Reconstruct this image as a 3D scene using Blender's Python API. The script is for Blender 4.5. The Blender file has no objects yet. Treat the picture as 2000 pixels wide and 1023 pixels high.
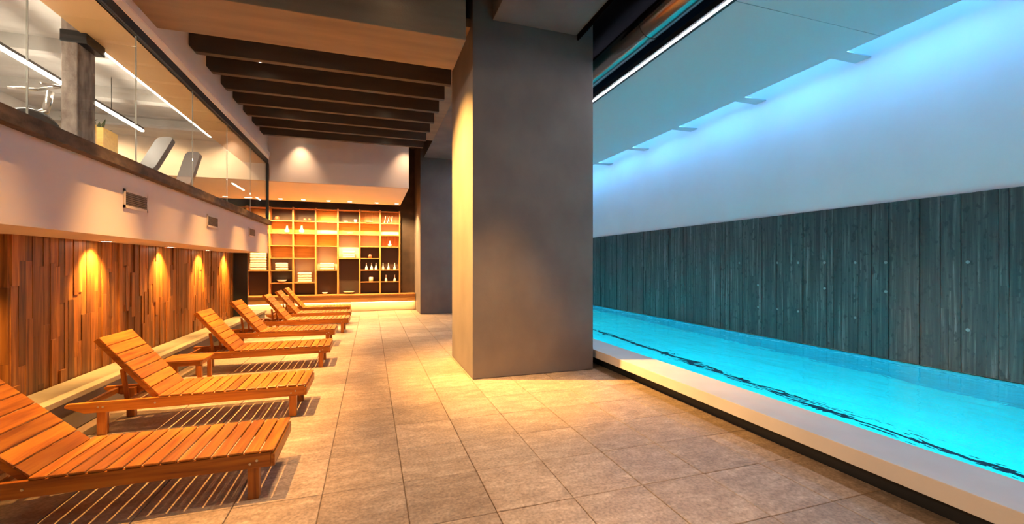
import bpy, bmesh, math, random
from mathutils import Vector, Matrix
random.seed(7)
S = bpy.context.scene
COL = S.collection
# ------------------------------------------------------------------ camera, world, exposure
YAW = math.atan(276 / 842.0)
cd = bpy.data.cameras.new('camera'); cam = bpy.data.objects.new('camera', cd); COL.objects.link(cam)
cam.location = (0, 0, 1.75)
cam.rotation_euler = (math.pi / 2, 0, -YAW)
cd.sensor_width = 36; cd.lens = 36 * 842 / 2000; cd.shift_y = 4.5 / 2000
cd.clip_start = 0.02
S.camera = cam
W = bpy.data.worlds.new('world'); S.world = W; W.use_nodes = True
W.node_tree.nodes['Background'].inputs[0].default_value = (0.02, 0.02, 0.025, 1)
W.node_tree.nodes['Background'].inputs[1].default_value = 0.3
S.view_settings.view_transform = 'Standard'; S.view_settings.look = 'None'
S.view_settings.gamma = 1; S.view_settings.use_curve_mapping = False
S.view_settings.exposure = 0.5
WARM = (1.0, 0.52, 0.15); WARMW = (1.0, 0.66, 0.36); BLUE = (0.10, 0.46, 1.0); CYAN = (0.01, 0.72, 0.88)

# ------------------------------------------------------------------ materials
MATS = {}
def nm(name):
    m = bpy.data.materials.new(name); m.use_nodes = True; MATS[name] = m
    nt = m.node_tree; return m, nt, nt.nodes, nt.links, nt.nodes['Principled BSDF']
def ramp(N, stops):
    r = N.new('ShaderNodeValToRGB'); e = r.color_ramp.elements
    while len(e) < len(stops): e.new(0.5)
    for q, (p, c) in zip(e, stops): q.position = p; q.color = (*c, 1)
    return r
def coords(N, L, scale, rnd=True):
    g = N.new('ShaderNodeNewGeometry'); mp = N.new('ShaderNodeMapping'); mp.inputs['Scale'].default_value = scale
    if rnd:
        oi = N.new('ShaderNodeObjectInfo'); mu = N.new('ShaderNodeMath'); mu.operation = 'MULTIPLY'; mu.inputs[1].default_value = 37
        L.new(oi.outputs['Random'], mu.inputs[0])
        ad = N.new('ShaderNodeVectorMath'); ad.operation = 'ADD'
        L.new(g.outputs['Position'], ad.inputs[0]); L.new(mu.outputs[0], ad.inputs[1]); L.new(ad.outputs[0], mp.inputs['Vector'])
    else: L.new(g.outputs['Position'], mp.inputs['Vector'])
    return mp
def plain(name, c, rough=0.5, metal=0.0, spec=0.5):
    m, nt, N, L, b = nm(name)
    b.inputs['Base Color'].default_value = (*c, 1); b.inputs['Roughness'].default_value = rough
    b.inputs['Metallic'].default_value = metal; b.inputs['Specular IOR Level'].default_value = spec
    return m
def noisy(name, c1, c2, scale=(3, 3, 3), rough=0.6, bump=0.1, detail=8, rnd=False, p=(0.3, 0.7), fine=60, bd=0.01, spec=0.5):
    m, nt, N, L, b = nm(name)
    mp = coords(N, L, scale, rnd); n = N.new('ShaderNodeTexNoise'); n.inputs['Scale'].default_value = 1; n.inputs['Detail'].default_value = detail
    L.new(mp.outputs[0], n.inputs['Vector']); r = ramp(N, [(p[0], c1), (p[1], c2)]); L.new(n.outputs['Fac'], r.inputs[0]); L.new(r.outputs[0], b.inputs['Base Color'])
    b.inputs['Roughness'].default_value = rough; b.inputs['Specular IOR Level'].default_value = spec
    if bump:
        n2 = N.new('ShaderNodeTexNoise'); n2.inputs['Scale'].default_value = fine; n2.inputs['Detail'].default_value = 4
        g = N.new('ShaderNodeNewGeometry'); L.new(g.outputs['Position'], n2.inputs['Vector'])
        bp = N.new('ShaderNodeBump'); bp.inputs['Strength'].default_value = bump; bp.inputs['Distance'].default_value = bd
        L.new(n2.outputs['Fac'], bp.inputs['Height']); L.new(bp.outputs[0], b.inputs['Normal'])
    return m
def wood(name, axis, c1, c2, c3, rough=0.38, vary=0.35):
    m, nt, N, L, b = nm(name)
    sc = [26, 26, 26]; sc[axis] = 1.6
    mp = coords(N, L, sc); n = N.new('ShaderNodeTexNoise'); n.inputs['Scale'].default_value = 1; n.inputs['Detail'].default_value = 6; n.inputs['Distortion'].default_value = 0.6
    L.new(mp.outputs[0], n.inputs['Vector']); r = ramp(N, [(0.25, c1), (0.5, c2), (0.78, c3)]); L.new(n.outputs['Fac'], r.inputs[0])
    oi = N.new('ShaderNodeObjectInfo'); mr = N.new('ShaderNodeMapRange'); mr.inputs['To Min'].default_value = 1 - vary; mr.inputs['To Max'].default_value = 1 + vary * 0.6
    L.new(oi.outputs['Random'], mr.inputs['Value'])
    mx = N.new('ShaderNodeMix'); mx.data_type = 'RGBA'; mx.blend_type = 'MULTIPLY'; mx.inputs['Factor'].default_value = 1
    L.new(r.outputs[0], mx.inputs['A']); L.new(mr.outputs[0], mx.inputs['B']); L.new(mx.outputs['Result'], b.inputs['Base Color'])
    b.inputs['Roughness'].default_value = rough
    bp = N.new('ShaderNodeBump'); bp.inputs['Strength'].default_value = 0.15; bp.inputs['Distance'].default_value = 0.004
    L.new(n.outputs['Fac'], bp.inputs['Height']); L.new(bp.outputs[0], b.inputs['Normal'])
    return m
def emit(name, c, s):
    m, nt, N, L, b = nm(name)
    b.inputs['Base Color'].default_value = (0.8, 0.8, 0.8, 1)
    b.inputs['Emission Color'].default_value = (*c, 1); b.inputs['Emission Strength'].default_value = s
    return m

for ax, nme in enumerate('xyz'):
    wood('teak_' + nme, ax, (0.20, 0.045, 0.005), (0.42, 0.126, 0.012), (0.57, 0.215, 0.022))
wood('wall_wood', 2, (0.10, 0.026, 0.004), (0.29, 0.092, 0.014), (0.46, 0.185, 0.034), rough=0.45, vary=0.55)
wood('shelf_wood', 2, (0.36, 0.13, 0.035), (0.52, 0.22, 0.06), (0.62, 0.29, 0.09), vary=0.15)
wood('honey_wood', 0, (0.58, 0.31, 0.05), (0.74, 0.44, 0.08), (0.82, 0.54, 0.13), vary=0.2)
wood('base_wood', 0, (0.30, 0.13, 0.04), (0.44, 0.21, 0.06), (0.52, 0.27, 0.08), vary=0.1)
noisy('plaster', (0.50, 0.42, 0.40), (0.55, 0.47, 0.44), (1, 1, 1), 0.8, 0.04)
noisy('white_plaster', (0.60, 0.58, 0.58), (0.64, 0.62, 0.62), (1, 1, 1), 0.8, 0.03)
noisy('soffit_tan', (0.60, 0.34, 0.13), (0.65, 0.38, 0.15), (1, 1, 1), 0.6, 0.03)
noisy('cream_plaster', (0.72, 0.62, 0.50), (0.76, 0.66, 0.54), (1, 1, 1), 0.8, 0.03)
noisy('pillar_concrete', (0.125, 0.100, 0.088), (0.175, 0.142, 0.122), (1.6, 1.6, 1.3), 0.75, 0.15, fine=25)
noisy('beam_concrete', (0.17, 0.11, 0.062), (0.235, 0.155, 0.088), (0.8, 5, 5), 0.75, 0.15)
noisy('joist_dark', (0.035, 0.024, 0.018), (0.055, 0.038, 0.028), (1, 6, 6), 0.6, 0.1)
noisy('gym_concrete', (0.36, 0.34, 0.32), (0.48, 0.46, 0.44), (2, 2, 2), 0.7, 0.1)
noisy('rough_column', (0.13, 0.09, 0.07), (0.34, 0.28, 0.24), (9, 9, 4), 0.8, 0.4, p=(0.35, 0.65))
noisy('trim_concrete', (0.03, 0.017, 0.01), (0.10, 0.062, 0.038), (8, 5, 12), 0.7, 0.3, p=(0.35, 0.65))
noisy('bench_stone', (0.24, 0.19, 0.13), (0.30, 0.24, 0.17), (4, 4, 4), 0.6, 0.1)
noisy('coping_stone', (0.55, 0.50, 0.46), (0.60, 0.55, 0.51), (3, 3, 3), 0.6, 0.08)
plain('black', (0.006, 0.006, 0.007), 0.6); plain('grout', (0.16, 0.105, 0.07), 0.8)
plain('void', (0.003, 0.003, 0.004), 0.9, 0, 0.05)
plain('dark_metal', (0.02, 0.018, 0.017), 0.35, 0.6); plain('steel', (0.55, 0.53, 0.5), 0.28, 1.0)
plain('duct_metal', (0.30, 0.25, 0.22), 0.22, 1.0)
plain('vinyl_grey', (0.10, 0.088, 0.08), 0.6); plain('vinyl_dark', (0.03, 0.028, 0.027), 0.35)
plain('grille', (0.12, 0.095, 0.08), 0.6); plain('grille_frame', (0.52, 0.44, 0.40), 0.6)
plain('linen', (0.62, 0.51, 0.38), 0.9); plain('ceramic', (0.86, 0.83, 0.78), 0.25)
plain('dark_panel', (0.055, 0.030, 0.018), 0.5); plain('red_glaze', (0.45, 0.08, 0.04), 0.3); plain('green_glaze', (0.30, 0.42, 0.30), 0.3)
plain('leaf', (0.06, 0.10, 0.045), 0.5); plain('panel_paint', (0.50, 0.52, 0.53), 0.7)
plain('plug_cement', (0.17, 0.17, 0.165), 0.8)
plain('lane_paint', (0.004, 0.012, 0.03), 0.5)
noisy('dark_wall', (0.045, 0.026, 0.017), (0.09, 0.055, 0.035), (2, 2, 3), 0.55, 0.1)
emit('led_white', (1.0, 0.90, 0.76), 30); emit('led_gym', (1.0, 0.86, 0.68), 120)
emit('led_pool', (0.92, 0.88, 1.0), 130)
emit('led_blue', BLUE, 60); emit('led_warm', WARM, 40); emit('lens_warm', (1.0, 0.86, 0.6), 25)
emit('lens_pool', CYAN, 380)

# floor tile: sandy stone with mottling, each tile a little different
def tile_mat():
    m, nt, N, L, b = nm('stone_tile')
    mp = coords(N, L, (4, 10, 4)); n = N.new('ShaderNodeTexNoise'); n.inputs['Scale'].default_value = 1; n.inputs['Detail'].default_value = 9; n.inputs['Roughness'].default_value = 0.62; n.inputs['Distortion'].default_value = 0.5
    L.new(mp.outputs[0], n.inputs['Vector'])
    r = ramp(N, [(0.25, (0.24, 0.165, 0.115)), (0.5, (0.33, 0.235, 0.168)), (0.72, (0.45, 0.335, 0.245))]); L.new(n.outputs['Fac'], r.inputs[0])
    mp2 = coords(N, L, (45, 45, 45)); n2 = N.new('ShaderNodeTexNoise'); n2.inputs['Scale'].default_value = 1; n2.inputs['Detail'].default_value = 4; L.new(mp2.outputs[0], n2.inputs['Vector'])
    r2 = ramp(N, [(0.3, (0.66, 0.66, 0.66)), (0.7, (1.22, 1.22, 1.22))]); L.new(n2.outputs['Fac'], r2.inputs[0])
    oi = N.new('ShaderNodeObjectInfo'); mr = N.new('ShaderNodeMapRange'); mr.inputs['To Min'].default_value = 0.85; mr.inputs['To Max'].default_value = 1.12; L.new(oi.outputs['Random'], mr.inputs['Value'])
    mx = N.new('ShaderNodeMix'); mx.data_type = 'RGBA'; mx.blend_type = 'MULTIPLY'; mx.inputs['Factor'].default_value = 1
    L.new(r.outputs[0], mx.inputs['A']); L.new(mr.outputs[0], mx.inputs['B'])
    mx2 = N.new('ShaderNodeMix'); mx2.data_type = 'RGBA'; mx2.blend_type = 'MULTIPLY'; mx2.inputs['Factor'].default_value = 1
    L.new(mx.outputs['Result'], mx2.inputs['A']); L.new(r2.outputs[0], mx2.inputs['B']); L.new(mx2.outputs['Result'], b.inputs['Base Color'])
    b.inputs['Roughness'].default_value = 0.5
    bp = N.new('ShaderNodeBump'); bp.inputs['Strength'].default_value = 0.12; bp.inputs['Distance'].default_value = 0.004
    L.new(n2.outputs['Fac'], bp.inputs['Height']); L.new(bp.outputs[0], b.inputs['Normal'])
tile_mat()
# board-marked concrete
def board_mat():
    m, nt, N, L, b = nm('board_concrete')
    mp = coords(N, L, (10, 22, 0.8)); n = N.new('ShaderNodeTexNoise'); n.inputs['Scale'].default_value = 1; n.inputs['Detail'].default_value = 8; n.inputs['Roughness'].default_value = 0.65
    L.new(mp.outputs[0], n.inputs['Vector'])
    r = ramp(N, [(0.30, (0.005, 0.004, 0.004)), (0.46, (0.022, 0.0165, 0.0155)), (0.58, (0.049, 0.0375, 0.0355)), (0.70, (0.16, 0.13, 0.125))]); L.new(n.outputs['Fac'], r.inputs[0])
    mp2 = coords(N, L, (16, 16, 10)); n2 = N.new('ShaderNodeTexNoise'); n2.inputs['Scale'].default_value = 1; n2.inputs['Detail'].default_value = 3; L.new(mp2.outputs[0], n2.inputs['Vector'])
    r2 = ramp(N, [(0.34, (0.25, 0.25, 0.25)), (0.42, (1, 1, 1))]); L.new(n2.outputs['Fac'], r2.inputs[0])
    oi = N.new('ShaderNodeObjectInfo'); mr = N.new('ShaderNodeMapRange'); mr.inputs['To Min'].default_value = 0.55; mr.inputs['To Max'].default_value = 1.35; L.new(oi.outputs['Random'], mr.inputs['Value'])
    mx = N.new('ShaderNodeMix'); mx.data_type = 'RGBA'; mx.blend_type = 'MULTIPLY'; mx.inputs['Factor'].default_value = 1
    L.new(r.outputs[0], mx.inputs['A']); L.new(mr.outputs[0], mx.inputs['B'])
    mx2 = N.new('ShaderNodeMix'); mx2.data_type = 'RGBA'; mx2.blend_type = 'MULTIPLY'; mx2.inputs['Factor'].default_value = 1
    L.new(mx.outputs['Result'], mx2.inputs['A']); L.new(r2.outputs[0], mx2.inputs['B']); L.new(mx2.outputs['Result'], b.inputs['Base Color'])
    b.inputs['Roughness'].default_value = 0.6
    bp = N.new('ShaderNodeBump'); bp.inputs['Strength'].default_value = 0.5; bp.inputs['Distance'].default_value = 0.01
    L.new(n.outputs['Fac'], bp.inputs['Height']); L.new(bp.outputs[0], b.inputs['Normal'])
board_mat()
# pool lining, small turquoise mosaic
def lining():
    m, nt, N, L, b = nm('pool_lining')
    g = N.new('ShaderNodeNewGeometry'); br = N.new('ShaderNodeTexBrick'); br.offset = 0
    br.inputs['Color1'].default_value = (0.03, 0.78, 0.84, 1); br.inputs['Color2'].default_value = (0.04, 0.84, 0.90, 1); br.inputs['Mortar'].default_value = (0.20, 0.70, 0.78, 1)
    br.inputs['Scale'].default_value = 10; br.inputs['Brick Width'].default_value = 0.5; br.inputs['Row Height'].default_value = 0.5; br.inputs['Mortar Size'].default_value = 0.02
    L.new(g.outputs['Position'], br.inputs['Vector']); L.new(br.outputs['Color'], b.inputs['Base Color']); b.inputs['Roughness'].default_value = 0.35
lining()
def shaded_lining():  # far basin wall: same mosaic, its weaker light painted as a darker colour
    m, nt, N, L, b = nm('shaded_pool_lining')
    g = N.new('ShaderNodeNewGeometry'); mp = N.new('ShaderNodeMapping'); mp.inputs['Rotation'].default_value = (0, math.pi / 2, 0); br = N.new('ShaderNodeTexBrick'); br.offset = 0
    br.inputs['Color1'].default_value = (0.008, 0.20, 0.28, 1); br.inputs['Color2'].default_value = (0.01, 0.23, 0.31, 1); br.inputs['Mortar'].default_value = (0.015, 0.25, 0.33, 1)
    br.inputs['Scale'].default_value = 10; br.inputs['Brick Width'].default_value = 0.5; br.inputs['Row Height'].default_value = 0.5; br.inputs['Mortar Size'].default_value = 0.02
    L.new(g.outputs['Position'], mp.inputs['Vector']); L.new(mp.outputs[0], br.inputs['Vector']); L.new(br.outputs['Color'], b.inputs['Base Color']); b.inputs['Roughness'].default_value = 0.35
shaded_lining()
def water():
    m, nt, N, L, b = nm('water')
    b.inputs['Base Color'].default_value = (0.80, 0.97, 1.0, 1); b.inputs['Transmission Weight'].default_value = 1; b.inputs['IOR'].default_value = 1.333; b.inputs['Roughness'].default_value = 0.02
    mp = coords(N, L, (3.2, 1.6, 1), False); n = N.new('ShaderNodeTexNoise'); n.inputs['Scale'].default_value = 1; n.inputs['Detail'].default_value = 3; n.inputs['Distortion'].default_value = 0.4
    L.new(mp.outputs[0], n.inputs['Vector'])
    bp = N.new('ShaderNodeBump'); bp.inputs['Strength'].default_value = 0.3; bp.inputs['Distance'].default_value = 0.09
    L.new(n.outputs['Fac'], bp.inputs['Height']); L.new(bp.outputs[0], b.inputs['Normal'])
water()
def glass():
    m, nt, N, L, b = nm('clear_glass')
    N.remove(b); out = N['Material Output']
    t = N.new('ShaderNodeBsdfTransparent'); t.inputs[0].default_value = (0.93, 0.95, 0.94, 1)
    gl = N.new('ShaderNodeBsdfGlossy'); gl.inputs['Roughness'].default_value = 0.01
    fr = N.new('ShaderNodeFresnel')
    gg = N.new('ShaderNodeNewGeometry'); mr = N.new('ShaderNodeMapRange'); mr.inputs['To Min'].default_value = 1.5; mr.inputs['To Max'].default_value = 1 / 1.5
    L.new(gg.outputs['Backfacing'], mr.inputs['Value']); L.new(mr.outputs[0], fr.inputs[0])
    mx = N.new('ShaderNodeMixShader'); L.new(fr.outputs[0], mx.inputs[0]); L.new(t.outputs[0], mx.inputs[1]); L.new(gl.outputs[0], mx.inputs[2]); L.new(mx.outputs[0], out.inputs[0])
glass()
plain('glass_edge', (0.34, 0.31, 0.26), 0.3)

# ------------------------------------------------------------------ helpers
def obj(name, me, mat=None, parent=None, loc=(0, 0, 0)):
    o = bpy.data.objects.new(name, me); COL.objects.link(o)
    if mat and not me.materials: me.materials.append(MATS[mat])
    o.location = loc
    if parent: o.parent = parent
    return o
def tag(o, label, cat, group=None):
    o['label'] = label; o['category'] = cat
    if group: o['group'] = group
    return o
def struct(o): o['kind'] = 'structure'; return o
def empty(name, loc=(0, 0, 0), rz=0, parent=None):
    o = bpy.data.objects.new(name, None); COL.objects.link(o); o.location = loc; o.rotation_euler = (0, 0, rz); o.empty_display_size = 0.1
    if parent: o.parent = parent
    return o
def bm_box(bm, x0, x1, y0, y1, z0, z1, mtx=None):
    r = bmesh.ops.create_cube(bm, size=1)['verts']
    M = Matrix.Translation(((x0 + x1) / 2, (y0 + y1) / 2, (z0 + z1) / 2)) @ Matrix.Diagonal((x1 - x0, y1 - y0, z1 - z0, 1))
    if mtx: M = mtx @ M
    bmesh.ops.transform(bm, matrix=M, verts=r); return r
def finish(bm, name, bev=0, smooth=False, seg=2):
    if bev:
        bmesh.ops.bevel(bm, geom=[e for e in bm.edges], offset=bev, segments=seg, affect='EDGES', profile=0.6)
    bmesh.ops.recalc_face_normals(bm, faces=bm.faces)
    me = bpy.data.meshes.new(name); bm.to_mesh(me); bm.free()
    if smooth:
        for p in me.polygons: p.use_smooth = True
    return me
def box(name, b, mat, parent=None, bev=0, mtx=None, off=None):
    """box with its origin at its own base centre (world bounds b), or in the parent's local space"""
    x0, x1, y0, y1, z0, z1 = b; c = ((x0 + x1) / 2, (y0 + y1) / 2, z0)
    bm = bmesh.new(); bm_box(bm, x0 - c[0], x1 - c[0], y0 - c[1], y1 - c[1], 0, z1 - z0)
    o = obj(name, finish(bm, name, bev), mat, parent, c)
    if mtx: o.matrix_local = mtx @ Matrix.Translation(c)
    return o
def tube_bm(bm, p0, p1, r0, r1=None, n=12, caps=True):
    p0 = Vector(p0); p1 = Vector(p1); r1 = r0 if r1 is None else r1; d = p1 - p0
    r = bmesh.ops.create_cone(bm, cap_ends=caps, segments=n, radius1=r0, radius2=r1, depth=d.length)['verts']
    M = Matrix.Translation((p0 + p1) / 2) @ d.to_track_quat('Z', 'Y').to_matrix().to_4x4()
    bmesh.ops.transform(bm, matrix=M, verts=r)
def tube(name, pts, r, mat, parent=None, n=12):
    bm = bmesh.new()
    for a, b in zip(pts, pts[1:]): tube_bm(bm, a, b, r, n=n)
    for p in pts[1:-1]:
        s = bmesh.ops.create_uvsphere(bm, u_segments=n, v_segments=6, radius=r)['verts']; bmesh.ops.translate(bm, verts=s, vec=p)
    return obj(name, finish(bm, name, smooth=True), mat, parent)
def lathe_me(name, prof, n=16, ring=False):
    bm = bmesh.new(); rings = []
    for r, z in prof: rings.append([bm.verts.new((r * math.cos(2 * math.pi * i / n), r * math.sin(2 * math.pi * i / n), z)) for i in range(n)])
    for a, b in zip(rings, rings[1:]):
        for i in range(n): bm.faces.new((a[i], a[(i + 1) % n], b[(i + 1) % n], b[i]))
    if ring:
        for i in range(n): bm.faces.new((rings[-1][i], rings[-1][(i + 1) % n], rings[0][(i + 1) % n], rings[0][i]))
    else: bm.faces.new(rings[0]); bm.faces.new(rings[-1])
    return finish(bm, name, smooth=True)
def unit(name, mat, bev=0.0, size=(1, 1, 1)):
    bm = bmesh.new(); bm_box(bm, -size[0] / 2, size[0] / 2, -size[1] / 2, size[1] / 2, -size[2] / 2, size[2] / 2)
    me = finish(bm, name, bev, seg=1); me.materials.append(MATS[mat]); return me
def piece(name, me, parent, loc, scale=(1, 1, 1), rot=None):
    o = bpy.data.objects.new(name, me); COL.objects.link(o); o.parent = parent; o.location = loc; o.scale = scale
    if rot: o.rotation_euler = rot
    return o
def spot(name, loc, target, watts, col, angle=60, blend=0.6, size=0.04, parent=None):
    l = bpy.data.lights.new(name, 'SPOT'); l.energy = watts; l.color = col; l.spot_size = math.radians(angle); l.spot_blend = blend; l.shadow_soft_size = size
    o = bpy.data.objects.new(name, l); COL.objects.link(o); o.location = loc
    o.rotation_euler = (Vector(target) - Vector(loc)).to_track_quat('-Z', 'Y').to_euler()
    if parent: o.parent = parent; o.matrix_parent_inverse = Matrix.Translation(-Vector(parent.location))
    return o
ORD = ['first', 'second', 'third', 'fourth', 'fifth', 'sixth', 'seventh', 'eighth', 'ninth', 'tenth', 'eleventh', 'twelfth']

# ------------------------------------------------------------------ dimensions
XB = -2.6          # mezzanine edge
XW = -3.4          # wood wall
YE = 12.9          # mezzanine end and bulkhead
SOF = 2.05; FAS = 2.785; TRIM = 2.91; GT = 4.42
JB = 4.96; TOP = 6.3
YB = 17.45; XP = 7.55; ZW = 0.27

# ------------------------------------------------------------------ floor with tiles
fl = struct(box('floor', (-4.4, 3.79, -4, YB, -0.25, -0.012), 'grout'))
TX, TY = 0.60, 0.64
tme = unit('tile_mesh', 'stone_tile', 0.003, (TX - 0.007, TY - 0.007, 0.024))
k = 0
for i in range(-4, 7):
    x0 = -0.35 + TX * i
    for j in range(-3, 22):
        y0 = 2.93 + TY * j
        xc, yc = x0 + TX / 2, y0 + TY / 2
        x1 = min(x0 + TX, 3.78)
        if x0 >= 3.75: continue
        z = random.uniform(-0.0012, 0.0008)
        o = piece('tile', tme, fl, (0, 0, 0)); o.location = ((x0 + x1) / 2 - fl.location.x, yc - fl.location.y, -0.0127 + 0.012 - 0.012 + z - fl.location.z)
        if x1 < x0 + TX - 1e-4: o.scale.x = (x1 - x0 - 0.007) / (TX - 0.007)

# ------------------------------------------------------------------ left: wood wall, bench, mezzanine
wl = struct(box('wall_left', (-3.9, XW - 0.03, 5.62, YE, 0, SOF), 'dark_wall'))
pl = unit('plank_mesh', 'wall_wood', 0.0)
PW = 0.083; y = 5.62
while y < YE - 0.02:
    w = min(PW * random.choice((0.8, 1, 1, 1.15)), YE - y); z = 0.0
    while z < SOF - 0.01:
        h = random.uniform(0.55, 1.3) if z else random.uniform(0.2, 1.2)
        if SOF - z - h < 0.22: h = SOF - z
        t = 0.03 + random.choice((0.0, 0.004, 0.008, 0.012, 0.02))
        o = piece('plank', pl, wl, (XW - 0.03 + t / 2 - wl.location.x, y + w / 2 - wl.location.y, z + h / 2), (t, w - 0.0015, h - 0.0015)); z += h
    y += w
x = -3.9
while x < XW - 0.02:      # planks on the return face
    w = min(PW, XW - 0.005 - x); z = 0
    while z < SOF - 0.01:
        h = random.uniform(0.4, 0.95)
        if SOF - z - h < 0.22: h = SOF - z
        piece('plank', pl, wl, (x + w / 2 - wl.location.x, 5.61 - wl.location.y, z + h / 2), (w - 0.0015, 0.03 + random.choice((0, 0.006, 0.012)), h - 0.0015)); z += h
    x += w
struct(box('wall_recess', (-4.4, -4.2, -4, 5.62, 0, SOF), 'dark_wall'))
struct(box('wall_recess_return', (-4.4, -3.9, 5.62, YE, 0, SOF), 'plaster'))
bench = empty('stone_bench', (-3.18, 9.2, 0)); tag(bench, 'long low pale stone bench along the foot of the wood plank wall', 'bench')
def loc_box(name, b, mat, par, bev=0):
    L = par.location; return box(name, (b[0] - L.x, b[1] - L.x, b[2] - L.y, b[3] - L.y, b[4] - L.z, b[5] - L.z), mat, par, bev)
loc_box('bench_top', (XW + 0.025, -2.95, 5.2, 14.5, 0.33, 0.39), 'bench_stone', bench, 0.006)
loc_box('bench_front', (XW + 0.025, -2.99, 5.22, 14.48, 0, 0.33), 'pillar_concrete', bench)
dk = box('door_1', (XW, -3.08, YE + 0.02, YE + 0.12, 0, SOF), 'black'); struct(dk)

# mezzanine slab
slab = struct(box('floor_mezzanine', (-6.6, XB, -4, YE, SOF, FAS + 0.06), 'plaster'))
sof = struct(box('trim_1', (XB - 0.01, XB + 0.09, -4, YE, FAS, TRIM), 'trim_concrete', bev=0.008))
struct(box('trim_2', (XB - 0.03, XB + 0.02, -4, YE, TRIM, TRIM + 0.03), 'black'))
struct(box('wall_mezzanine_left', (-6.6, -6.4, -4, YE, FAS, TOP), 'gym_concrete'))
struct(box('ceiling_mezzanine', (-6.4, XB - 0.05, -4, YE, 4.9, 5.1), 'gym_concrete'))
gb = unit('gym_beam', 'gym_concrete', 0.01, (1, 1, 1))
for i, yy in enumerate((4.2, 6.0, 7.8, 9.6, 11.4)):
    o = piece('concrete_beam', gb, None, (-4.8, yy, 4.80), (3.2, 0.22, 0.2))
    tag(o, f'grey concrete ceiling beam behind the glass, {ORD[4 - i]} from the end wall of the mezzanine', 'beam', 'mezzanine ceiling beams')
struct(box('ceiling_soffit', (-3.18, XB - 0.03, -4, YE, GT, 4.90), 'soffit_tan'))
struct(box('wall_header', (XB - 0.05, XB, -4, YE, 4.53, TOP), 'plaster'))
struct(box('trim_3', (XB - 0.03, XB + 0.03, -4, YE, 4.53, 4.62), 'cream_plaster'))
struct(box('trim_4', (XB - 0.03, XB + 0.05, -4, YE, 4.62, 4.73), 'plaster'))
struct(box('trim_5', (XB - 0.05, XB + 0.02, -4, YE, GT, 4.53), 'black'))
# glass balustrade screen
gy = [YE - 1.683 * i for i in range(9, -1, -1)]
gl = empty('glass_screen', (XB - 0.01, 5, TRIM + 0.03)); tag(gl, 'tall frameless clear glass screen along the edge of the mezzanine', 'glass screen')
for a, b in zip(gy, gy[1:]):
    p = loc_box('pane', (XB - 0.016, XB - 0.004, a + 0.001, b - 0.007, TRIM + 0.03, GT), 'clear_glass', gl)
    loc_box('pane_edge', (XB - 0.017, XB - 0.003, b - 0.005, b - 0.001, TRIM + 0.03, GT), 'glass_edge', gl)
loc_box('pane', (-6.3, XB - 0.05, YE - 0.03, YE - 0.018, TRIM + 0.03, 3.97), 'clear_glass', gl)
loc_box('corner_post', (XB - 0.03, XB + 0.03, YE - 0.06, YE - 0.004, TRIM + 0.03, GT), 'black', gl)
# fascia vents
for i, (y0, y1) in enumerate(((5.86, 6.4), (8.42, 8.96), (11.02, 11.56))):
    v = empty('air_vent', (XB, (y0 + y1) / 2, 2.38)); tag(v, f'rectangular vent grille on the white balcony fascia, {ORD[2 - i]} from the glass corner post', 'air vent', 'air vents on the fascia')
    bm = bmesh.new(); hw = (y1 - y0) / 2
    for q in ((-hw, -hw + 0.03, 0, 0.21), (hw - 0.03, hw, 0, 0.21), (-hw, hw, 0, 0.03), (-hw, hw, 0.18, 0.21)): bm_box(bm, 0.001, 0.014, *q)
    obj('frame', finish(bm, 'vent_frame'), 'grille_frame', v)
    box('backing', (0.001, 0.004, -hw + 0.03, hw - 0.03, 0.03, 0.18), 'black', v)
    sl = unit('slat_mesh', 'grille', 0, (0.009, 2 * hw - 0.06, 0.013))
    for q in range(7): piece('slat', sl, v, (0.008, 0, 0.04 + q * 0.0215), rot=(0, 0.5, 0))

# wall downlights in the mezzanine soffit
ring = lathe_me('downlight_ring', [(0.075, 0.0), (0.085, 0.004), (0.085, 0.012), (0.066, 0.012)], ring=True); ring.materials.append(MATS['grille_frame'])
lens = lathe_me('downlight_lens', [(0.001, 0), (0.062, 0), (0.062, 0.006), (0.001, 0.006)]); lens.materials.append(MATS['lens_warm'])
def downlight(x, y, z, label, group, watts, target, col=WARM, angle=70, blend=0.7, size=0.05):
    e = empty('recessed_downlight', (x, y, z - 0.012)); tag(e, label, 'downlight', group)
    piece('bezel', ring, e, (0, 0, 0)); piece('lens', lens, e, (0, 0, 0.003))
    spot('downlight_beam', (x, y, z - 0.02), target, watts, col, angle, blend, size, e)
    return e
for i, yy in enumerate((3.6, 5.0, 6.9, 8.75, 10.5, 12.1)):
    downlight(XW + 0.17, yy, SOF, f'small round downlight above the wood plank wall, {ORD[5 - i]} from the shelving end', 'soffit downlights by the plank wall', 420, (XW - 0.25, yy, 0.9), (1.0, 0.56, 0.15), 92, 1.0)

# ------------------------------------------------------------------ hall ceiling: beams, joists, girder, pillars
struct(box('ceiling', (XB - 0.05, XP + 0.2, -4, YB, TOP, TOP + 0.2), 'joist_dark'))
struct(box('ceiling_slab', (XB, 1.75, 6.55, YE, 5.42, 5.55), 'beam_concrete'))
tag(box('concrete_beam', (XB, 1.20, 5.62, 6.55, 4.72, TOP), 'beam_concrete', bev=0.012), 'broad tan concrete cross beam over the floor in front of the dark joists', 'beam')
def joist_me():
    bm = bmesh.new(); L = 1.37 - XB
    prof = [(0, 0.09), (0.07, 0), (L, 0), (L, 0.46), (0, 0.46)]
    for s in (-0.055, 0.055): pass
    a = [bm.verts.new((x, -0.055, z)) for x, z in prof]; b = [bm.verts.new((x, 0.055, z)) for x, z in prof]
    bm.faces.new(a); bm.faces.new(b[::-1])
    for i in range(5): bm.faces.new((a[i], a[(i + 1) % 5], b[(i + 1) % 5], b[i]))
    me = finish(bm, 'joist_mesh', 0.008); me.materials.append(MATS['joist_dark']); return me
jm = joist_me()
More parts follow.
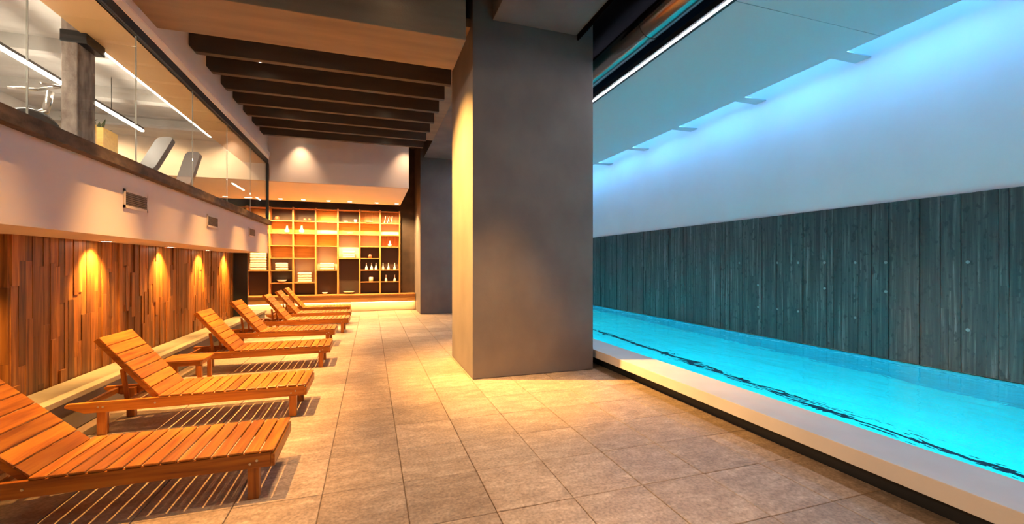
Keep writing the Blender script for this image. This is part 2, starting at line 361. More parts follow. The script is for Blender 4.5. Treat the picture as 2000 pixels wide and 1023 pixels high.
for i in range(7):
    o = obj('ceiling_joist', jm, None, None, (XB, 7.72 + 0.725 * i, JB))
    tag(o, f'dark brown ceiling joist, {ORD[i]} behind the broad concrete cross beam', 'joist', 'dark ceiling joists')
tag(box('concrete_girder', (1.78, 3.21, -3.98, 6.39, 5.5, TOP - 0.02), 'pillar_concrete', bev=0.012), 'grey concrete girder meeting the top front of the massive pillar', 'girder', 'lengthwise girders')
tag(box('concrete_girder', (1.78, 3.21, 8.16, 15.34, 5.5, TOP - 0.02), 'pillar_concrete', bev=0.012), 'grey concrete girder spanning between the massive pillar and the niche pillar', 'girder', 'lengthwise girders')
tag(box('concrete_pillar', (1.47, 3.52, 6.40, 8.15, 0, TOP), 'pillar_concrete', bev=0.015), 'massive square grey concrete pillar beside the pool edge', 'pillar')
tag(box('concrete_pillar', (1.65, 3.55, 15.35, YB, 0, TOP), 'pillar_concrete', bev=0.015), 'grey concrete pillar beside the shelving niche, behind the massive pillar', 'pillar')
struct(box('wall_mezzanine_end', (-6.4, XB - 0.05, YE, YE + 0.12, 3.97, TOP), 'cream_plaster'))
struct(box('wall_bulkhead', (XB - 0.05, 1.06, YE, YE + 0.12, 3.97, TOP), 'plaster'))
struct(box('ceiling_niche', (-6.4, 1.06, YE + 0.12, 16.75, 3.97, 4.1), 'cream_plaster'))
struct(box('wall_back', (-6.6, 1.75, YB, YB + 0.2, 0, TOP), 'dark_wall'))
struct(box('wall_niche_left', (-6.6, -6.4, YE, YB, 0, TOP), 'dark_wall'))
struct(box('wall_front', (-6.6, XP + 0.2, -4.2, -4, 0, TOP), 'pillar_concrete'))

# hidden-between-joists spotlights with housings; the walkway ones are added fill
bodyme = lathe_me('spot_body', [(0.03, 0.16), (0.05, 0.15), (0.055, 0.0), (0.045, 0.0), (0.04, 0.02)], 14); bodyme.materials.append(MATS['dark_metal'])
slens = lathe_me('spot_lens', [(0.001, 0.004), (0.044, 0.004), (0.044, 0.01), (0.001, 0.01)], 14); slens.materials.append(MATS['lens_warm'])
def ceiling_spot(x, y, z, label, group, watts, target, col=WARM, angle=65, blend=0.5, size=0.045, zt=5.42):
    e = empty('ceiling_spotlight', (x, y, z)); tag(e, label, 'spotlight', group)
    piece('housing', bodyme, e, (0, 0, 0)); piece('lens', slens, e, (0, 0, 0))
    box('stem', (-0.012, 0.012, -0.012, 0.012, 0.15, zt - z), 'dark_metal', e)
    spot('spotlight_beam', (x, y, z - 0.01), target, watts, col, angle, blend, size, e)
gp = 'spotlights over the loungers'
for i, (yy, ty, w) in enumerate(((7.12, 7.0, 900), (8.08, 8.3, 2700), (10.24, 10.3, 2700), (12.44, 12.3, 2700))):
    ceiling_spot(-1.75, yy, 5.1, f'black spotlight between the joists over the loungers, {ORD[i]} behind the cross beam', gp, w, (-1.75, ty, 0), angle=44, blend=0.8, size=0.014)
for i, (yy, ty, w) in enumerate(((5.35, 5.75, 3000), (3.9, 3.95, 1400))):
    ceiling_spot(-1.75, yy, 5.1, f'black spotlight over the loungers in front of the cross beam, {ORD[i]} from it', gp, w, (-1.75, ty, 0), angle=44, blend=0.8, size=0.014, zt=TOP)
ceiling_spot(-1.8, 12.6, 5.25, 'black ceiling spotlight washing the white bulkhead near the glass corner post', 'bulkhead wall washers', 130, (-1.8, 12.86, 4.0), WARMW, 72, 1.0)
ceiling_spot(0.95, 12.5, 5.36, 'black ceiling spotlight washing the free end of the white bulkhead', 'bulkhead wall washers', 130, (0.95, 12.86, 4.0), WARMW, 72, 1.0, zt=5.53)
ceiling_spot(-0.75, 7.15, 5.12, 'black ceiling spotlight aimed at the side of the massive pillar, next to the cross beam', 'pillar washers', 6800, (1.47, 7.15, 2.6), (1.0, 0.53, 0.13), 72, 1.0)
ceiling_spot(2.10, 4.95, 5.3, 'black ceiling spotlight under the girder in front of the massive pillar', 'pillar washers', 1500, (1.75, 5.65, 0), (1.0, 0.52, 0.13), 42, 1.0, zt=5.5)
ceiling_spot(0.4, 11.7, 5.15, 'added fill spotlight between the last joists over the walkway', 'added walkway fill spotlights', 800, (0.5, 12.6, 0), WARMW, 60, 1.0)  # walkway lamps: unseen, added to even out the floor light
ceiling_spot(0.3, 9.55, 5.15, 'added fill spotlight between the joists over the walkway, nearer the massive pillar', 'added walkway fill spotlights', 750, (0.4, 9.3, 0), WARMW, 66, 1.0)
ceiling_spot(0.25, 5.3, 5.15, 'added fill spotlight over the walkway just in front of the cross beam', 'added walkway fill spotlights', 650, (0.25, 5.6, 0), WARMW, 60, 1.0, zt=TOP)
ceiling_spot(0.6, 2.8, 5.6, 'added fill spotlight over the open tiled floor in front of the pillar', 'added walkway fill spotlights', 850, (0.7, 2.6, 0), WARMW, 60, 1.0, zt=TOP)
ceiling_spot(0.8, -1.5, 5.6, 'added fill spotlight over the far open floor opposite the shelving', 'added walkway fill spotlights', 250, (2.2, 3.0, 0), (1.0, 0.62, 0.34), 120, 1.0, zt=TOP)  # added behind the camera as fill for the pillar front
for i, yy in enumerate((1.0, -1.2)):  # unseen lamps added to throw low warm light on the coping face
    downlight(-2.72, yy, SOF, f'added fill downlight at the balcony edge tilted towards the pool coping, {ORD[i]} beyond the lounger row', 'added tilted fill downlights', 720, (3.6, 2.6 + 1.6 * (1 - i), 0.2), (1.0, 0.50, 0.15), 34, 1.0)

# ------------------------------------------------------------------ niche: wall shelving
sh = empty('wall_shelving', (-1.4, 17.2, 0.33)); tag(sh, 'large orange wood grid shelving filling the back wall above a floating base', 'shelving')
SX = [-4.11, -3.39, -2.64, -1.90, -1.15, -0.39, 0.34, 1.06]; SZ0, SZ1 = 0.64, 3.74; RH = (SZ1 - SZ0) / 7
loc_box('base', (-4.3, 1.63, 16.85, YB - 0.002, 0.35, 0.60), 'base_wood', sh, 0.008)
loc_box('base_top', (-4.3, 1.63, 16.83, YB - 0.002, 0.60, 0.64), 'shelf_wood', sh, 0.004)
loc_box('light_strip', (-4.2, 1.6, 16.95, 16.98, 0.335, 0.35), 'led_warm', sh)
struct(box('wall_plinth', (-4.3, 1.64, 17.1, YB, 0, 0.35), 'cream_plaster'))
up = unit('upright_mesh', 'shelf_wood', 0.003, (0.05, 0.34, SZ1 - SZ0 + 0.06))
for x in SX: piece('upright', up, sh, (x - sh.location.x, 17.26 - 17.2, (SZ0 + SZ1) / 2 + 0.03 - 0.33))
# cells[col] = list of (row_from_top_start, rows, backing)
CELLS = [
    [(0, 1, 'd'), (1, 1, 'h'), (2, 1, 'l'), (3, 2, 'l'), (5, 2, 'd')],
    [(0, 1, 'd'), (1, 1, 'h'), (2, 1, 'l'), (3, 1, 'h'), (4, 1, 'l'), (5, 1, 'd'), (6, 1, 'd')],
    [(0, 1, 'd'), (1, 1, 'h'), (2, 1, 'h'), (3, 1, 'h'), (4, 2, 'l'), (6, 1, 'd')],
    [(0, 1, 'h'), (1, 1, 'l'), (2, 1, 'h'), (3, 2, 'l'), (5, 2, 'd')],
    [(0, 1, 'd'), (1, 1, 'h'), (2, 2, 'l'), (4, 3, 'd')],
    [(0, 1, 'o'), (1, 1, 'h'), (2, 1, 'l'), (3, 1, 'd'), (4, 1, 'd'), (5, 1, 'd'), (6, 1, 'd')],
    [(0, 1, 'o'), (1, 1, 'l'), (2, 1, 'o'), (3, 2, 'd'), (5, 1, 'd'), (6, 1, 'd')]]
BK = {'d': 'dark_panel', 'h': 'honey_wood', 'l': 'linen', 'o': 'shelf_wood'}
for c, cells in enumerate(CELLS):
    x0, x1 = SX[c] + 0.025, SX[c + 1] - 0.025
    loc_box('shelf_board', (x0, x1, 17.09, YB - 0.002, SZ1 - 0.005, SZ1 + 0.025), 'shelf_wood', sh)
    for r, n, b in cells:
        zt = SZ1 - RH * r; zb = zt - RH * n
        if r + n < 7: loc_box('shelf_board', (x0, x1, 17.09, YB - 0.002, zb - 0.015, zb + 0.015), 'shelf_wood', sh)
        bp = loc_box('back_panel', (x0, x1, YB - 0.03, YB - 0.004, zb + 0.016, zt - 0.016), BK[b], sh)
for i, x in enumerate((-3.9, -2.9, -2.2, -1.4, -0.7, 0.2, 0.9)):
    downlight(x, 16.3, 3.97, f'small round downlight in the niche ceiling by the shelving, {ORD[6 - i]} from the pillar', 'niche ceiling downlights', 600, (x, 16.7, 0), (1.0, 0.62, 0.25), 140, 0.6)

# things on the shelves
def row_z(r): return SZ1 - RH * (r + 1) + 0.0155
def cx(c, f=0.5): return SX[c] + (SX[c + 1] - SX[c]) * f
bottle = lathe_me('bottle_mesh', [(0.045, 0), (0.05, 0.01), (0.045, 0.08), (0.02, 0.14), (0.015, 0.24), (0.022, 0.25), (0.022, 0.26)]); bottle.materials.append(MATS['ceramic'])
vase = lathe_me('vase_mesh', [(0.04, 0), (0.085, 0.05), (0.085, 0.1), (0.04, 0.17), (0.025, 0.25), (0.035, 0.27)]); vase.materials.append(MATS['ceramic'])
bowl = lathe_me('bowl_mesh', [(0.05, 0), (0.13, 0.05), (0.17, 0.10), (0.16, 0.10), (0.12, 0.055), (0.001, 0.02)]); bowl.materials.append(MATS['ceramic'])
wide = lathe_me('dish_mesh', [(0.1, 0), (0.2, 0.05), (0.27, 0.11), (0.255, 0.11), (0.19, 0.055), (0.001, 0.02)], 24); wide.materials.append(MATS['green_glaze'])
redpot = lathe_me('pot_mesh', [(0.05, 0), (0.08, 0.05), (0.07, 0.12), (0.05, 0.13), (0.055, 0.15)]); redpot.materials.append(MATS['red_glaze'])
cup = lathe_me('cup_mesh', [(0.055, 0), (0.07, 0.02), (0.075, 0.17), (0.068, 0.17), (0.06, 0.03), (0.001, 0.025)]); cup.materials.append(MATS['linen'])
def item(me, name, c, r, f, label, cat, group=None, y=17.2, s=1):
    o = obj(name, me, None, None, (cx(c, f), y, row_z(r))); o.scale = (s, s, s); tag(o, label, cat, group); return o
for q, f in enumerate((0.8, 0.58, 0.32)): item(bottle, 'slim_bottle', 5, 4, f, f'slim white bottle on the shelf above the lone beaker, {ORD[q]} from the niche pillar', 'bottle', 'white bottles, inner trio')
for q, f in enumerate((0.75, 0.43, 0.15)): item(bottle, 'slim_bottle', 6, 4, f, f'slim white bottle of the trio in the last shelving column, {ORD[q]} from the niche pillar', 'bottle', 'white bottles, outer trio')
for f, w in ((0.3, 'farther from'), (0.75, 'closer to')): item(bottle, 'slim_bottle', 6, 5, f, f'slim white bottle of the pair on a low shelf, {w} the niche pillar', 'bottle', 'white bottle pair', s=0.95)
item(cup, 'beaker', 5, 5, 0.55, 'pale square-shouldered beaker alone on a dark shelf beneath three white bottles', 'beaker')
item(vase, 'vase', 1, 1, 0.72, 'small white gourd vase on a honey shelf near the glass corner post', 'vase', s=0.95)
item(vase, 'vase', 2, 1, 0.36, 'small white gourd vase on a honey shelf under the red pots', 'vase')
item(bowl, 'bowl', 1, 5, 0.5, 'white bowl on a dark low shelf in the second column', 'bowl')
item(wide, 'dish', 4, 6, 0.5, 'wide pale green dish standing in the tall dark compartment', 'dish', s=0.75).location.z += 0.0
item(redpot, 'red_pot', 1, 0, 0.3, 'red glazed pot on the top shelf by the glass corner post', 'pot')
for f, w in ((0.5, 'closer to'), (0.72, 'farther from')): item(redpot, 'red_pot', 2, 0, f, f'red glazed pot of the pair on the top shelf, {w} the glass corner post', 'pot', 'pair of red pots', s=0.7)
item(bowl, 'bowl', 4, 0, 0.35, 'small white bowl on the dark top shelf in the middle of the shelving', 'bowl', s=0.5)
item(cup, 'beaker', 4, 0, 0.8, 'pale beaker beside a small white bowl on the dark top shelf', 'beaker', s=0.7)
item(bowl, 'bowl', 4, 1, 0.55, 'small white bowl on a honey shelf under the dark top shelf', 'bowl', s=0.6)
item(wide, 'dish', 5, 0, 0.45, 'low green dish on the orange top shelf beside the slanted books', 'dish', s=0.6)
item(bowl, 'bowl', 3, 6, 0.4, 'white bowl at the bottom of the dark double compartment in the fourth column', 'bowl', s=0.6)
item(redpot, 'red_pot', 5, 3, 0.5, 'red glazed pot on the dark shelf above the inner trio of bottles', 'pot', s=0.9)
item(vase, 'vase', 6, 2, 0.5, 'white gourd vase against an orange panel in the column next to the niche pillar', 'vase', s=0.8)
tw = unit('towel_mesh', 'linen', 0.02, (0.5, 0.26, 0.085))
def towels(c, r, n, label, w=1.0):
    for q in range(n):
        o = piece('folded_towel', tw, None, (cx(c), 17.24, row_z(r) + 0.0435 + q * 0.087), (w, 1, 1)); tag(o, label.replace('towel in', f'towel, {ORD[q]} from the bottom in'), 'towel', label)
towels(0, 4, 7, 'folded cream towel in the tall stack by the black door')
towels(2, 5, 4, 'folded cream towel in the stack in the third shelving column', 0.9)
towels(3, 4, 3, 'folded cream towel in the stack in the fourth shelving column', 0.95)
towels(1, 4, 3, 'folded cream towel in the stack in the second shelving column', 0.8)
towels(4, 3, 3, 'folded cream towel in the stack above the tall dark compartment', 0.85)
bk = [unit('book_a', 'linen', 0.003, (0.03, 0.2, 0.28)), unit('book_b', 'red_glaze', 0.003, (0.035, 0.2, 0.26))]
for q in range(5):
    o = piece('book', bk[q % 2], None, (cx(6, 0.25) + q * 0.06, 17.25, row_z(0) + 0.142), rot=(0, 0.22, 0)); tag(o, f'slanted thin book on the top shelf, {ORD[4 - q]} from the niche pillar', 'book', 'slanted books')

# ------------------------------------------------------------------ loungers
LL, LW = 2.17, 0.71
HX = -1.40; ANG = math.radians(51); BL = 0.82
rail_me = None
def lounger_proto():
    root = empty('sun_lounger', (0, 0, 0))
    def b(name, bb, mat, bev=0.005, mtx=None): return box(name, bb, mat, root, bev, mtx)
    for s in (-1, 1):
        y0, y1 = (s * LW / 2 - (0.035 if s > 0 else 0), s * LW / 2 + (0.035 if s < 0 else 0))
        bm = bmesh.new(); prof = [(0, 0.245), (0, 0.352), (-LL + 0.02, 0.352), (-LL, 0.335), (-LL, 0.315), (-LL + 0.16, 0.245)]
        A = [bm.verts.new((x, y0, z)) for x, z in prof]; B = [bm.verts.new((x, y1, z)) for x, z in prof]
        bm.faces.new(A); bm.faces.new(B[::-1])
        for i in range(6): bm.faces.new((A[i], A[(i + 1) % 6], B[(i + 1) % 6], B[i]))
        r = obj('side_rail', finish(bm, 'side_rail', 0.004), 'teak_x', root)
        for xx in (-0.09, -0.135, -1.42, -1.86, -1.9):
            bm = bmesh.new(); tube_bm(bm, (xx, s * LW / 2, 0.30 - (0.02 if xx == -0.135 else 0)), (xx, s * (LW / 2 + 0.004), 0.30 - (0.02 if xx == -0.135 else 0)), 0.009, n=10)
            obj('bolt', finish(bm, 'bolt'), 'steel', r)
    b('end_board', (0, 0.028, -LW / 2, LW / 2, 0.245, 0.335), 'teak_y')
    b('crossbar', (-LL + 0.1, -LL + 0.14, -LW / 2 + 0.036, LW / 2 - 0.036, 0.27, 0.33), 'teak_y')
    b('crossbar', (-1.62, -1.57, -LW / 2 + 0.036, LW / 2 - 0.036, 0.26, 0.31), 'teak_y')
    b('crossbar', (-0.74, -0.70, -LW / 2 + 0.036, LW / 2 - 0.036, 0.25, 0.33), 'teak_y')
    for xx in (-0.16, -1.93):
        for s in (-1, 1):
            yc = s * (LW / 2 - 0.072); b('leg', (xx, xx + 0.075, yc - 0.036, yc + 0.036, 0, 0.33), 'teak_z', 0.006)
    sm = unit('seat_slat_mesh', 'teak_y', 0.004, (0.0895, LW - 0.0, 0.018))
    sp = (HX * -1 + 0.028) / 14
    for i in range(14): piece('seat_slat', sm, root, (0.028 - sp * (i + 0.5), 0, 0.364))
    # backrest
    br = empty('backrest', (HX - 0.01, 0, 0.353), 0, root); br.rotation_euler = (0, ANG, 0)
    for s in (-1, 1):
        yc = s * (LW / 2 - 0.065); box('back_rail', (-BL, 0, yc - 0.017, yc + 0.017, -0.045, 0.0), 'teak_x', br, 0.003)
    bmz = unit('back_slat_mesh', 'teak_y', 0.004, (BL / 7 - 0.008, LW - 0.075, 0.022))
    for i in range(7): piece('back_slat', bmz, br, (-BL / 7 * (i + 0.5), 0, 0.011))
    # prop: a swinging frame under the backrest
    t = 0.5; tx = HX - t * math.cos(0.75); tz = 0.353 + t * math.sin(0.75) - 0.05
    bm = bmesh.new(); fx = -1.72
    for s in (-1, 1):
        d = Vector((tx - fx, 0, tz - 0.30)); M = Matrix.Translation((fx, s * 0.2, 0.30)) @ Vector((d.x, 0, d.z)).to_track_quat('Z', 'Y').to_matrix().to_4x4()
        bm_box(bm, -0.018, 0.018, -0.018, 0.018, 0, d.length, M)
    bm_box(bm, fx - 0.02, fx + 0.02, -0.31, 0.31, 0.27, 0.31)
    obj('prop_frame', finish(bm, 'prop_frame', 0.003), 'teak_z', root)
    return root
def copy_tree(o, parent=None):
    c = o.copy(); COL.objects.link(c); c.parent = parent
    for ch in list(o.children):
        copy_tree(ch, c)
    return c
proto = lounger_proto()
SP = [(-0.71, 3.97, 0.0), (-0.73, 5.82, 0.0), (-0.69, 8.32, 0.6), (-0.75, 10.30, -1.2), (-0.56, 12.15, -1.5), (-0.58, 13.75, -0.8), (-0.66, 15.45, 0)]
for i, (x, y, a) in enumerate(SP):
    o = proto if i == 0 else copy_tree(proto)
    o.location = (x, y, 0); o.rotation_euler = (0, 0, math.radians(a))
    q = ORD[6 - i]
    lab = {0: 'slatted wooden sun lounger at the end of the row farthest from the shelving', 1: 'slatted wooden sun lounger beside the small side table, sixth counted from the shelving',
           2: 'slatted wooden sun lounger beside the small side table, fifth counted from the shelving'}.get(i, f'slatted wooden sun lounger with raised back, {q} in the row counted from the shelving')
    tag(o, lab, 'sun lounger', 'slatted wooden sun loungers in a row')
for ch in proto.children:
    if ch.name.startswith('backrest'): ch.rotation_euler.y = math.radians(43.5)     # the end lounger leans further back
tb = empty('side_table', (-2.48, 7.28, 0)); tag(tb, 'small low slatted wooden side table between two sun loungers', 'side table')
for q in range(5): box('top_slat', (-0.26, 0.26, -0.24 + q * 0.097, -0.24 + q * 0.097 + 0.09, 0.40, 0.425), 'teak_x', tb, 0.003)
for s in (-1, 1):
    box('apron', (-0.22, 0.22, s * 0.19 - 0.012, s * 0.19 + 0.012, 0.34, 0.40), 'teak_x', tb, 0.002); box('apron', (s * 0.21 - 0.012, s * 0.21 + 0.012, -0.175, 0.175, 0.34, 0.40), 'teak_y', tb, 0.002)
    for u in (-1, 1): box('leg', (s * 0.21 - 0.025, s * 0.21 + 0.025, u * 0.19 - 0.025, u * 0.19 + 0.025, 0, 0.34), 'teak_z', tb, 0.003)

# ------------------------------------------------------------------ pool side
P0, P1 = -3.98, YB - 0.02
pool = empty('swimming_pool', (5.8, 6, -1.2)); tag(pool, 'long narrow indoor lap pool with glowing turquoise water and raised pale coping', 'pool')
PF = -0.93; XI = 4.12
loc_box('basin_floor', (XI, XP, P0, P1, PF - 0.12, PF), 'pool_lining', pool)
loc_box('basin_wall', (XI - 0.12, XI, P0, P1, PF - 0.12, 0.17), 'pool_lining', pool)
loc_box('basin_wall', (XP, XP + 0.12, P0, P1, PF - 0.12, ZW + 0.015), 'shaded_pool_lining', pool)
loc_box('basin_wall', (XI, XP, P1 - 0.1, P1, PF, ZW + 0.02), 'pool_lining', pool)
loc_box('basin_wall', (XI, XP, P0, P0 + 0.1, PF, ZW + 0.02), 'pool_lining', pool)
loc_box('lane_line', (5.38, 5.51, P0 + 1, P1 - 1, PF, PF + 0.004), 'lane_paint', pool)
loc_box('coping', (3.60, XI, P0, P1, 0.173, 0.306), 'coping_stone', pool, 0.006)
loc_box('plinth', (3.80, XI - 0.12, P0, P1, -0.25, 0.173), 'black', pool)
pl1 = lathe_me('pool_lens', [(0.001, 0), (0.11, 0), (0.11, 0.01), (0.001, 0.01)], 20); pl1.materials.append(MATS['lens_pool'])
pl2 = lathe_me('pool_bezel', [(0.115, 0), (0.15, 0.004), (0.15, 0.012), (0.115, 0.012)], 20, True); pl2.materials.append(MATS['steel'])
for i in range(12):
    e = empty('pool_light', (0, 0, 0), 0, pool); e.location = (XI + 0.002 - 5.8, -1.5 + 1.55 * i - 6, -0.12 + 1.2); e.rotation_euler = (0, math.radians(90), 0)
    piece('lens', pl1, e, (0, 0, 0)); piece('bezel', pl2, e, (0, 0, 0))
wme = bpy.data.meshes.new('pool_water'); wme.from_pydata([(-.5, -.5, 0), (.5, -.5, 0), (.5, .5, 0), (-.5, .5, 0)], [], [(0, 1, 2, 3)])
wo = obj('pool_water', wme, 'water', None, ((XI + XP) / 2, (P0 + P1) / 2, ZW)); wo.scale = (XP - XI, P1 - P0, 1); wo['kind'] = 'stuff'
tag(wo, 'clear turquoise pool water with light ripples', 'water')

wr = struct(box('wall_right', (XP + 0.03, XP + 0.3, -4, YB, 0.29, TOP), 'white_plaster'))
wc = struct(box('wall_right_concrete', (XP + 0.012, XP + 0.03, -4, YB, 0.30, 2.70), 'board_concrete'))
bd = unit('board_mesh', 'board_concrete', 0.0)
y = 2.2
while y < 15.6:
    w = random.choice((0.09, 0.11, 0.13, 0.15)); t = 0.012 + random.choice((0.0, 0.003, 0.006, 0.009, 0.016))
    hh = random.choice((1, 1, 2)); zs = [0.30, 2.70] if hh == 1 else [0.30, random.uniform(0.9, 2.1), 2.70]
    for za, zb in zip(zs, zs[1:]):
        tt = t + (random.uniform(-0.004, 0.004) if hh == 2 else 0)
        piece('board_mark', bd, wc, (XP + 0.012 - tt / 2 - wc.location.x, y + w / 2 - wc.location.y, (za + zb) / 2 - 0.30), (tt, w - 0.003, zb - za))
    y += w
plug = lathe_me('plug_mesh', [(0.02, 0), (0.024, 0.006), (0.02, 0.01)], 12); plug.materials.append(MATS['plug_cement'])
for yy in (3.55, 4.04, 4.51, 4.95, 5.45, 5.94, 6.37, 6.81, 7.28):
    for zz in (0.88, 1.33, 1.78):
        if random.random() < 0.6:
            o = piece('tie_plug', plug, wc, (XP - 0.018 - wc.location.x, yy - wc.location.y, zz - 0.30), rot=(0, -math.pi / 2, 0))
# suspended panel with light coves
PZ = 5.04
pn = struct(box('ceiling_pool', (4.40, 6.9, -4, YB, PZ + 0.05, PZ + 0.1), 'panel_paint'))
for a, b in ((-4, 4.246), (4.254, 12.5), (12.508, YB)): loc_box('ceiling_panel', (4.33, 7.0, a, b, PZ, PZ + 0.05), 'panel_paint', pn)
for k in range(9):
    yy = -0.9 + 1.92 * k
    loc_box('bracket', (7.0, XP + 0.02, yy - 0.12, yy + 0.12, PZ + 0.008, PZ + 0.026), 'panel_paint', pn)
lb = tag(box('cove_light', (7.0, 7.05, -4, YB - 0.1, PZ + 0.032, PZ + 0.048), 'led_blue'), 'blue LED strip in the slot between the hung ceiling and the pool wall', 'light strip')
lt = empty('linear_light', (4.25, 6, PZ)); tag(lt, 'long white LED profile along the edge of the hung ceiling beside the round duct', 'light strip')
loc_box('profile', (4.274, 4.325, -3.98, YB - 0.02, PZ - 0.01, PZ + 0.09), 'dark_metal', lt)
loc_box('profile', (4.20, 4.256, -3.98, YB - 0.02, PZ + 0.01, PZ + 0.09), 'dark_metal', lt)
loc_box('diffuser', (4.256, 4.274, -3.98, YB - 0.02, PZ + 0.005, PZ + 0.04), 'led_pool', lt)
du = empty('air_duct', (3.92, 6, 5.28)); tag(du, 'round metal air duct with coupling rings under the black ceiling void beside the pool', 'duct')
bm = bmesh.new(); tube_bm(bm, (0, -10, 0), (0, YB - 6, 0), 0.2, n=32); obj('pipe', finish(bm, 'pipe', smooth=False), 'duct_metal', du)
for p in du.children[0].data.polygons: p.use_smooth = len(p.vertices) == 4
for k in range(10):
    bm = bmesh.new(); tube_bm(bm, (0, -8.6 + 2.0 * k, 0), (0, -8.5 + 2.0 * k, 0), 0.208, n=32); obj('coupling', finish(bm, 'coupling'), 'duct_metal', du)
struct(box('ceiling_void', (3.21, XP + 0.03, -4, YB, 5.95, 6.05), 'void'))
for k, (a, b) in enumerate(((-3.98, 6.38), (8.17, 15.33))): struct(box(f'wall_added_cladding_{k + 1}', (3.215, 3.24, a, b, 5.42, 5.95), 'void'))  # black cladding added to hide the lit girder side
struct(box('wall_pool_end', (1.75, XP + 0.3, YB, YB + 0.2, 0, TOP), 'white_plaster'))

# ------------------------------------------------------------------ mezzanine gym
pd = empty('pendant_light', (-4.15, 4, 4.28)); tag(pd, 'long straight white LED pendant bar under the mezzanine ceiling', 'pendant light')
loc_box('housing', (-4.175, -4.125, -2, 10.05, 4.32, 4.36), 'dark_metal', pd); loc_box('diffuser', (-4.172, -4.128, -2, 10.05, 4.29, 4.32), 'led_gym', pd)
for yy in (0, 3, 6, 9): loc_box('cable', (-4.153, -4.147, yy - 0.003, yy + 0.003, 4.36, 4.9), 'dark_metal', pd)
e2 = box('linear_light', (-3.22, -3.185, 6.66, 10.6, GT + 0.005, GT + 0.05), 'led_white'); tag(e2, 'white LED strip along the inner edge of the orange soffit behind the glass', 'light strip')
cl = empty('mezzanine_column', (-3.32, 6.45, FAS + 0.06)); tag(cl, 'slim rough rusty concrete column behind the glass screen', 'column')
loc_box('shaft', (-3.36, -3.21, 6.28, 6.62, FAS + 0.06, 4.9), 'rough_column', cl, 0.01)
loc_box('capital', (-3.37, -3.12, 6.27, 6.64, 4.30, GT + 0.02), 'dark_metal', cl, 0.01)
GZ = FAS + 0.06
for i, x in enumerate((-3.6, -4.7, -5.8)): downlight(x, 12.1, 4.9, f'added fill downlight in the mezzanine ceiling by the cream end wall, {ORD[i]} from the glass', 'added mezzanine fill downlights', 150, (x, 12.9, 3.6), WARMW, 110, 1.0)  # unseen lamps added to brighten the cream end wall
def workout_bench(x, y, rz, label, ang=55, s=1.0):
    e = empty('workout_bench', (x, y, GZ), rz); tag(e, label, 'workout bench', 'workout benches')
    def pad(name, L, w, t, loc, a):
        bm = bmesh.new(); bm_box(bm, 0, L, -w / 2, w / 2, 0, t); bmesh.ops.bevel(bm, geom=[q for q in bm.edges if abs((q.verts[0].co - q.verts[1].co).normalized().z) > 0.9], offset=0.09, segments=6, affect='EDGES', profile=0.5)
        me = finish(bm, name); o = obj(name, me, 'vinyl_grey', e, loc); o.rotation_euler = (0, -math.radians(a), 0); return o
    pad('back_pad', 0.78 * s, 0.30, 0.08, (0.02, 0, 0.44), ang); pad('seat_pad', 0.36, 0.30, 0.08, (-0.42, 0, 0.42), -8)
    bm = bmesh.new()
    for p, q in (((-0.45, 0, 0.06), (0.45, 0, 0.06)), ((-0.3, 0, 0.06), (-0.3, 0, 0.44)), ((0.3, 0, 0.06), (0.15, 0, 0.55)), ((-0.45, -0.25, 0.03), (-0.45, 0.25, 0.03)), ((0.45, -0.25, 0.03), (0.45, 0.25, 0.03)), ((-0.3, 0, 0.41), (0.05, 0, 0.44))):
        tube_bm(bm, p, q, 0.03, n=10)
    obj('frame', finish(bm, 'frame'), 'steel', e)
workout_bench(-3.55, 8.75, math.radians(70), 'grey padded incline workout bench behind the glass, closer to the planters', 58)
workout_bench(-3.6, 10.35, math.radians(75), 'grey padded incline workout bench behind the glass, closer to the cream end wall', 66, 1.1)
bk_ = empty('exercise_bike', (-3.95, 6.3, GZ), math.radians(60)); tag(bk_, 'dark exercise bike with bright metal handlebars behind the glass', 'exercise bike')
bm = bmesh.new(); tube_bm(bm, (0.3, -0.09, 0.42), (0.3, 0.09, 0.42), 0.30, n=28); bmesh.ops.bevel(bm, geom=[q for q in bm.edges if abs(q.verts[0].co.y - q.verts[1].co.y) < 1e-4], offset=0.03, segments=2, affect='EDGES', profile=0.5); obj('flywheel_cover', finish(bm, 'flywheel_cover'), 'vinyl_dark', bk_)
tube('frame', [(-0.55, 0, 0.08), (0.55, 0, 0.08)], 0.035, 'steel', bk_); tube('frame', [(-0.35, 0, 0.08), (-0.25, 0, 0.8)], 0.03, 'steel', bk_); tube('frame', [(-0.1, 0, 0.35), (0.45, 0, 0.75), (0.5, 0, 1.0)], 0.035, 'steel', bk_)
for xx in (-0.55, 0.55): tube('foot_bar', [(xx, -0.26, 0.035), (xx, 0.26, 0.035)], 0.035, 'vinyl_dark', bk_)
tube('handlebar', [(0.25, -0.26, 0.98), (0.5, -0.2, 1.05), (0.5, 0.2, 1.05), (0.25, 0.26, 0.98)], 0.018, 'steel', bk_)
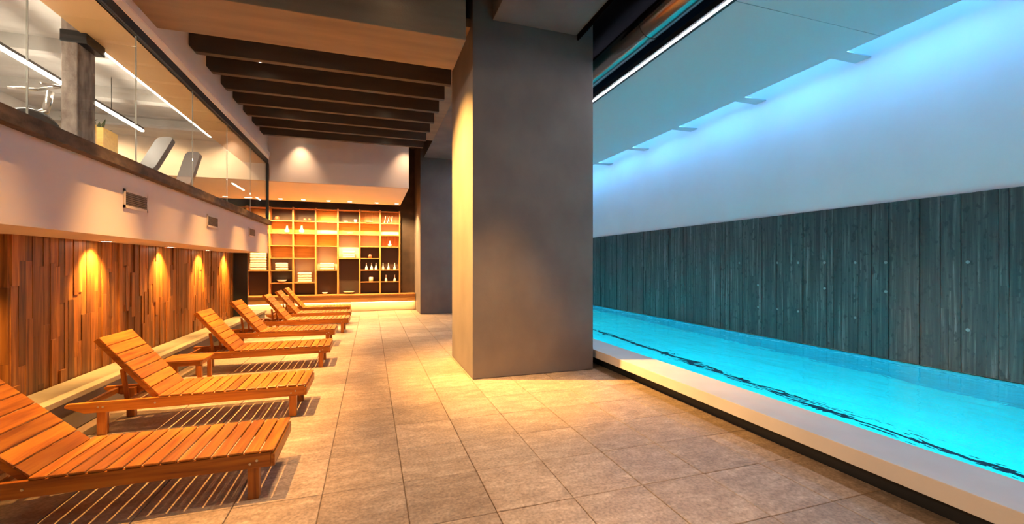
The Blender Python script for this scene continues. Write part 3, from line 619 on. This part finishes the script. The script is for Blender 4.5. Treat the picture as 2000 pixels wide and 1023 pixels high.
bm = bmesh.new(); bmesh.ops.create_uvsphere(bm, u_segments=16, v_segments=8, radius=1); bmesh.ops.scale(bm, verts=bm.verts, vec=(0.16, 0.11, 0.05)); o = obj('saddle', finish(bm, 'saddle', smooth=True), 'vinyl_dark', bk_, (-0.25, 0, 0.84))
tube('crank', [(0.1, -0.14, 0.30), (0.1, 0.14, 0.30)], 0.014, 'steel', bk_)
for s in (-1, 1): box('pedal', (0.05, 0.15, s * 0.17 - 0.04, s * 0.17 + 0.04, 0.18 if s > 0 else 0.40, 0.20 if s > 0 else 0.42), 'vinyl_dark', bk_)
def planter(x, y, w, h, label):
    e = empty('planter', (x, y, GZ)); tag(e, label, 'planter', 'planters behind the glass')
    bm = bmesh.new()
    for q in ((-w / 2, w / 2, -w / 2, -w / 2 + 0.02), (-w / 2, w / 2, w / 2 - 0.02, w / 2), (-w / 2, -w / 2 + 0.02, -w / 2 + 0.02, w / 2 - 0.02), (w / 2 - 0.02, w / 2, -w / 2 + 0.02, w / 2 - 0.02)): bm_box(bm, *q, 0, h)
    obj('box', finish(bm, 'planter_box'), 'honey_wood', e); box('soil', (-w / 2 + 0.02, w / 2 - 0.02, -w / 2 + 0.02, w / 2 - 0.02, h - 0.1, h - 0.04), 'void', e)
    bm = bmesh.new(); R = random.Random(int(y * 100))
    for q in range(26):
        a = R.uniform(0, 6.28); el = R.uniform(0.5, 1.4); L = R.uniform(0.12, 0.24); d = Vector((math.cos(a) * math.cos(el), math.sin(a) * math.cos(el), math.sin(el))); s = Vector((-math.sin(a), math.cos(a), 0)) * 0.02
        p = Vector((R.uniform(-0.3, 0.3) * w, R.uniform(-0.3, 0.3) * w, h - 0.05)); m = p + d * L * 0.55; t = p + d * L + Vector((0, 0, -0.03))
        v = [bm.verts.new(c) for c in (p, m + s, t, m - s)]; bm.faces.new(v)
    f = obj('foliage', finish(bm, 'foliage'), 'leaf', e); f['kind'] = 'stuff'
planter(-3.62, 7.15, 0.22, 0.78, 'narrow honey wood planter box nearer the rusty column behind the glass')
planter(-3.70, 7.62, 0.36, 0.80, 'wider honey wood planter box nearer the workout benches behind the glass')
